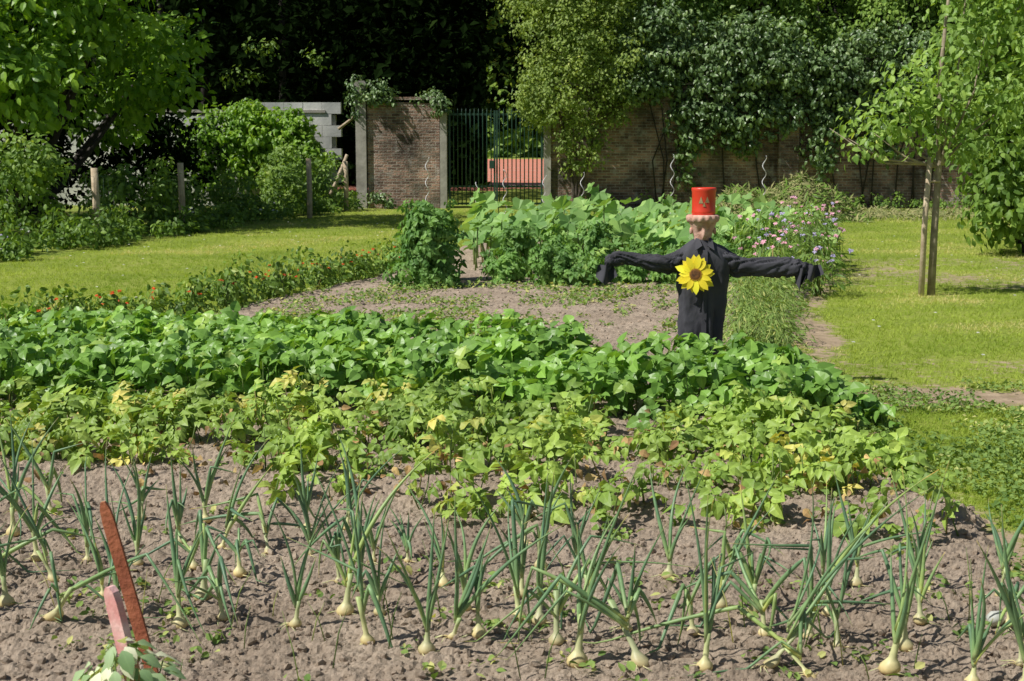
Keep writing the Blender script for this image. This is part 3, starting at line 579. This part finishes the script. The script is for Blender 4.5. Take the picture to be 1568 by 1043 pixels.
# ------------------------------------------------------------ foliage masses
def blobs(A,B,T,dens,size,clump=.32,mi=0,fill=.15,rb=0.):
    for b in B:
        cx,cy,cz,rx,ry,rz=b[:6];ar=4*math.pi*((rx*ry)**1.6/3+(rx*rz)**1.6/3+(ry*rz)**1.6/3)**(1/1.6);nc=int(ar/clump**2*.75)+3
        d=rdir(nc);k_=U(.6,1.14,nc);k_=np.where(R(nc)<fill,U(.2,.7,nc),k_)
        C=np.array([cx,cy,cz])+d*k_[:,None]*np.array([rx,ry,rz]);C=C[C[:,2]>.1];nc=len(C);d=nz(C-np.array([cx,cy,cz]))
        cs=clump*U(.5,1.25,nc);m=dens;Cr=np.repeat(np.arange(nc),m);n=nc*m
        dd=rdir(n);p=C[Cr]+dd*(cs[Cr]*R(n)**.45)[:,None]*np.array([1,1,.75])
        nr=dd*.6+d[Cr]*.35+np.array([-.4,-.3,.6])+.45*rng.normal(size=(n,3));al=dd+np.array([0,0,-.6])+.5*rng.normal(size=(n,3))
        rn=np.clip(.45*R(nc)[Cr]+.5*R(n)+rb,0,.999);kk=p[:,2]>.03
        A.scat(T,p[kk],al[kk],nr[kk],U(size[0],size[1],n)[kk],rn[kk],mi)
def limbs(A,base,tops,r0,mi=0):
    base=np.array(base,float)
    for t in tops:
        t=np.array(t,float);mid=base*.45+t*.55+U(-.12,.12,3);mid[2]-=.1;A.tube([base,base*.75+mid*.25+U(-.03,.03,3),mid,t],[r0,r0*.75,r0*.5,r0*.15],7,mi)
A=Acc();B=[(1.2,35.6,4.2,1.2,.9,1.3),(1.1,35.2,2.8,.95,.8,1.0),(1.7,35.1,1.75,.6,.5,.8),(.55,35.4,2.6,.5,.5,.6),(2.3,35.7,3.9,1.0,.8,1.1),(1.9,36,5.6,1.4,1,1.3),(.6,36.2,5.3,.9,.8,1.),(2.4,35.6,2.7,.7,.5,.7)]
blobs(A,B,T4,24,(.07,.12),.28);limbs(A,(1.6,35.5,0),[(1.2,35.6,4),(2.2,35.6,3.6),(1.5,35.2,2)],.06,1);A.build('climbing_shrub',[M_shrub,M_bark])
A=Acc();B=[(3.5,35.9,4.0,1.1,.7,1.2),(3.1,35.7,3.2,.8,.5,.6),(4.8,35.7,3.4,1.2,.6,1.1),(5.6,35.6,2.2,.85,.4,.75),(4.4,35.6,2.1,.5,.3,.7),(6.2,35.7,3.7,1.2,.7,1.2),(7.4,35.8,3.0,1.0,.6,1.0),(7.7,35.7,1.7,.4,.28,.9),(8.6,35.8,3.4,1.1,.6,1.1),(9.1,35.7,2.0,.6,.3,.8),(10,35.8,3.3,1.2,.6,1.2),(10.9,35.7,1.9,.6,.3,.9),(11.4,35.8,3.2,1.2,.6,1.2),(12.8,35.8,2.9,1.1,.5,1.1),(6.6,35.7,2.3,.5,.3,.6),(4.35,35.85,1.2,.25,.15,.5),(8.2,35.8,2.4,.5,.3,.5)]
blobs(A,B,TP1,20,(.1,.16),.27);
for i in range(14): 
    x=U(3.5,12.5);A.tube([(x,35.95,0),(x+U(-.2,.2),35.93,1.2),(x+U(-.5,.5),35.9,2.6)],[.02,.018,.012],6,1)
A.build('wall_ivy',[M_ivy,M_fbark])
A=Acc();B=[(x,37+U(0,1.5),z+U(-.3,.3),1.3,1.,1.2) for x in np.arange(2.6,15,1.5) for z in (4.6,6.4)]
blobs(A,B,T4,20,(.1,.18),.36)
for x in(4.2,6.4,9.4): A.tube([(x,37.8,0),(x+.1,37.8,3),(x+.05,37.9,7)],[.14,.12,.1],8,1)
A.build('background_tree',[M_bush,M_bark])
A=Acc();B=[(-9.3,26,4.2,2.1,2,1.5),(-7.9,27,4.4,1.2,1.4,1.1),(-7.3,28.5,2.9,.9,1,.8),(-8.6,25,2.7,1.2,1.2,.7),(-10.5,24.5,3.4,1.8,1.6,1.4),(-8.2,29.5,2.3,.9,1,.8),(-7.0,29.5,3.7,.7,.9,.6)]
blobs(A,B,TOV,17,(.14,.24),.40);blobs(A,[(-6.9,26.8,5.9,1.6,1.5,.9),(-7.3,29,6.2,1.5,1.5,.9)],TOV,16,(.2,.3),.5)  # second set: unseen high crown, added to throw shade on the lawn
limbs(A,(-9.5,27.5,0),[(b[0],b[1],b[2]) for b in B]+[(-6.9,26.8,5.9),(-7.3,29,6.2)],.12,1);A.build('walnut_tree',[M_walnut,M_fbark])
A=Acc();B=[(-11,30,3,2.2,2,2.6),(-8.9,32,1.9,1.4,1.2,1.6),(-10.3,27.5,1.1,1.8,1.5,1.1),(-13.5,30,4,2.5,2.5,3.5),(-8.3,34.5,1.3,1.2,1,1.0)]
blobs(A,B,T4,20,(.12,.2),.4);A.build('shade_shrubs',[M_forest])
A=Acc();B=[(-7.75,22.6,1.35,.55,.6,.45),(-8.2,23.4,.9,.8,.6,.8),(-7.1,25.4,.7,.5,.6,.55),(-6.35,25.6,.9,.22,.3,.5),(-6.8,28.3,.5,.5,.9,.45),(-5.9,30.,.5,.5,.8,.45),(-5.2,32.3,.6,.5,.7,.6),(-4.6,34.1,.75,.45,.5,.65),(-5.5,33.8,1.0,.5,.5,.6)]
blobs(A,B,TOV,20,(.07,.13),.24);A.build('garden_bushes',[M_bush])
A=Acc();B=[(-7.2,37.2,1.9,.95,.5,.75),(-5.9,37.2,1.8,.85,.5,.75),(-6.5,37,1.3,1.3,.6,.9),(-8.2,37,1.2,.8,.5,.9),(-5.4,36.9,1.1,.6,.5,.9),(-7.0,37.6,2.5,.4,.3,.2)]
blobs(A,B,TP1,20,(.11,.18),.28);A.build('hop_vine',[M_walnut])
A=Acc();B=[(-3.2,36.1,2.75,.35,.3,.18),(-2.1,36.1,2.75,.35,.25,.22),(-1.8,35.95,2.6,.25,.2,.25),(-3.95,36,2.75,.16,.15,.55),(-3.4,36,2.9,.5,.3,.25),(-3.3,35.6,.2,.25,.2,.2)]
blobs(A,B,TP1,14,(.07,.13),.18);A.build('ivy_on_wall_top',[M_ivy])
A=Acc()
for i in range(120):
    t=R();y=19+17*t;x=-6.9+3.3*t-U(0,1.1);h=U(.12,.45)*(1 if R()<.8 else 1.7)
    bushy(A,x,y,.25,.28,h,75,TOV,(.06,.12),0,0,1,.3)
    if R()<.2:
        for q in range(3):
            c=np.array([x+U(-.2,.2),y+U(-.2,.2),h*U(.8,1.2)]);nn=6;aa=np.arange(nn)/nn*6.283;A.scat(TOV,np.repeat(c[None],nn,0),np.stack([np.cos(aa),np.sin(aa),0*aa],-1),np.tile([[0,-.7,.7]],(nn,1)),.03,None,2 if i%3 else 3)
A.build('flower_strip',[M_bush,M_stem,M_wh,M_lil])
A=Acc()
for i in range(45):
    x=U(1.1,13);bushy(A,x,35.8-U(0,.35),.2,.15,U(.1,.4),50,TOV,(.05,.1),0,0,1,.3)
A.build('wall_foot_weeds',[M_bush,M_stem])
A=Acc();n=75000
x=U(-28,28,n);y=U(39.2,55,n);z=13*R(n)**.75;cl=fbm(x*.55,y*.55,z*.7,3)
corr=(x>-.018*y)&(x<.028*y)&(z<1.9+.02*(y-36));kk=(cl>.44)&~corr;x,y,z,cl=x[kk],y[kk],z[kk],cl[kk];n=len(x)
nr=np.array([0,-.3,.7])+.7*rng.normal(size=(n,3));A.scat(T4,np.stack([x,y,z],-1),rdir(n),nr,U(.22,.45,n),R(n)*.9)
for i in range(30):
    px=U(-20,20);py=U(39.5,50)
    if abs(px)<2.3: continue
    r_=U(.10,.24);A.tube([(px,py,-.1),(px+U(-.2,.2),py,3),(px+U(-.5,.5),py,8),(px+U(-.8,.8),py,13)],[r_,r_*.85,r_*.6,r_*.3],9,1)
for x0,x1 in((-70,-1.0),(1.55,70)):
    X,Z=np.meshgrid(np.linspace(x0,x1,120),np.linspace(-.1,13,30));Yv=56.5+2.5*(fbm(X*.5,Z*.5,1.)-.5)*2;grid(A,X,Yv,Z,.0*X,0)  # dark bumpy sheet added behind the trunks so gaps between the leaves stay dark
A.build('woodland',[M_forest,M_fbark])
A=Acc();B=[(-7.0,40.5,4.3,.5,.4,.3),(-7.6,40.8,3.5,.6,.4,.2),(-5.4,40.2,4.0,.4,.3,.25),(-9.5,40.5,5.0,.7,.4,.3)]
blobs(A,B,T4,6,(.1,.18),.3);A.build('pale_leaf_clumps',[M_bush])  # loose stemless clumps in a lighter leaf colour than the woodland around them
A=Acc();X,Y=np.meshgrid(np.linspace(-20,26,20),np.linspace(50,170,20));grid(A,X,Y,0*X+.006,0*X,0);
A.build('running_track',solid('red_track',(.55,.19,.12),(.65,.26,.17),1,.9,0,.1))
A=Acc()
for yv in(54,57,60.5,65,71,79,90,103,125): A.box((4,yv,.012),(36,.2,.004))
A.build('track_line',M_wh)
A=Acc();n=26000;x=U(-80,80,n);z=22*R(n);y=188+4*(fbm(x*.2,z*.2,1.)-.5)*2+U(-1,1,n);A.scat(T4,np.stack([x,y,z],-1),rdir(n),np.array([-.2,-.6,.5])+.5*rng.normal(size=(n,3)),U(1.0,1.9,n),R(n))
X,Z=np.meshgrid(np.linspace(-120,120,90),np.linspace(-.1,22,16));grid(A,X,191+4*(fbm(X*.2,Z*.2,1.)-.5),Z,0*X);A.build('distant_treeline',M_bush)
A=Acc();bx,by=4.42,15.0
A.tube([(bx+.02,by,-.1),(bx+.03,by,.7),(bx+.05,by,1.4),(bx+.02,by,2.2),(bx+.1,by,3.4)],[.045,.038,.033,.026,.012],9,1)
B=[(4.9,15,2.75,.75,.7,.7),(4.45,15,2.1,.6,.6,.45),(3.75,15,1.72,.42,.45,.25),(4.7,15.1,1.62,.5,.5,.28),(5.3,15,2.1,.6,.6,.5),(4.7,15,3.5,.6,.6,.6),(5.4,15.2,3.2,.6,.6,.6),(4.1,14.9,1.95,.4,.4,.3)]
blobs(A,B,TOV,9,(.06,.11),.23,0,.3);limbs(A,(bx+.05,by,1.35),[(b[0],b[1],b[2]) for b in B]+[(3.5,15,1.65),(3.3,14.95,1.75)],.022,1);A.build('apple_tree',[M_apple,M_bark2])
A=Acc();A.tube([(bx-.10,by-.05,-.1),(bx-.09,by-.05,.8),(bx-.06,by-.05,1.45)],[.032,.03,.028],8);A.tube([(bx-.09,by-.06,1.2),(bx+.05,by-.05,1.2)],[.012,.012],6);A.build('tree_stake',M_wood)
A=Acc();B=[(7.0,20.5,2.0,.75,1.1,1.4),(7.5,20.5,3.5,1.2,1.3,1.2),(7.0,20.3,.9,.7,.8,.65),(8.2,21,1.2,1.4,1.2,1.1),(6.6,20.7,2.9,.5,.8,.6),(6.9,20.6,4.2,.7,.8,.7)]
blobs(A,B,TOV,16,(.1,.16),.28);limbs(A,(7.5,20.8,0),[(b[0],b[1],b[2]) for b in B],.06,1);A.build('hazel_tree',[M_bush,M_bark])
A=Acc();hp=lambda u,v,X,Y:.85*np.clip(1-(u**2+v**2),0,1)**.7*(.3+1.3*fbm(X*1.3,Y*1.3,2.))
u,v=np.meshgrid(np.linspace(-1,1,70),np.linspace(-1,1,60));X=5.75+1.6*u;Y=30.5+1.2*v;grid(A,X,Y,hp(u,v,X,Y)-.03,0*X+.3);n=5000;u=U(-1,1,n);v=U(-1,1,n);X=5.75+1.7*u;Y=30.5+1.3*v
A.scat(TN,np.stack([X,Y,hp(u,v,X,Y)+.02],-1),rdir(n),np.array([-.1,-.3,.8])+.6*rng.normal(size=(n,3)),U(.08,.25,n),R(n))
n=2500;X=U(6.8,12,n);Y=U(30,33.5,n);A.scat(TN,np.stack([X,Y,.03+.12*fbm(X*2,Y*2,1.)],-1),rdir(n),np.array([0,-.3,.9])+.4*rng.normal(size=(n,3)),U(.1,.22,n),R(n)*.6)
A.build('compost_heap',M_straw)
# ------------------------------------------------------------ light, sky, camera
az,el=math.radians(24),math.radians(50)
L=Vector((math.cos(el)*math.cos(az),math.cos(el)*math.sin(az),-math.sin(el)))
sd=bpy.data.lights.new('sun','SUN');sd.energy=5;sd.angle=math.radians(.5);sd.color=(1,.96,.89);so=bpy.data.objects.new('sun',sd);so.rotation_euler=L.to_track_quat('-Z','Y').to_euler();bpy.context.scene.collection.objects.link(so)
w=bpy.data.worlds.new('World');bpy.context.scene.world=w;w.use_nodes=True;nt=w.node_tree;bg=nt.nodes['Background'];sk=nt.nodes.new('ShaderNodeTexSky');sk.sky_type='NISHITA';sk.sun_disc=False;sk.sun_elevation=el;sk.sun_rotation=math.radians(246);nt.links.new(sk.outputs[0],bg.inputs[0]);bg.inputs[1].default_value=.062
cd=bpy.data.cameras.new('camera');cd.lens=50;cd.sensor_width=36;cd.clip_end=2000;cd.clip_start=.1
cd.dof.use_dof=True;cd.dof.focus_distance=8;cd.dof.aperture_fstop=11
co=bpy.data.objects.new('camera',cd);co.location=(0,0,1.57);co.rotation_euler=(math.radians(90-7.8),0,0);bpy.context.scene.collection.objects.link(co);bpy.context.scene.camera=co
sc=bpy.context.scene;sc.view_settings.view_transform='Standard';sc.view_settings.look='None';sc.view_settings.exposure=0
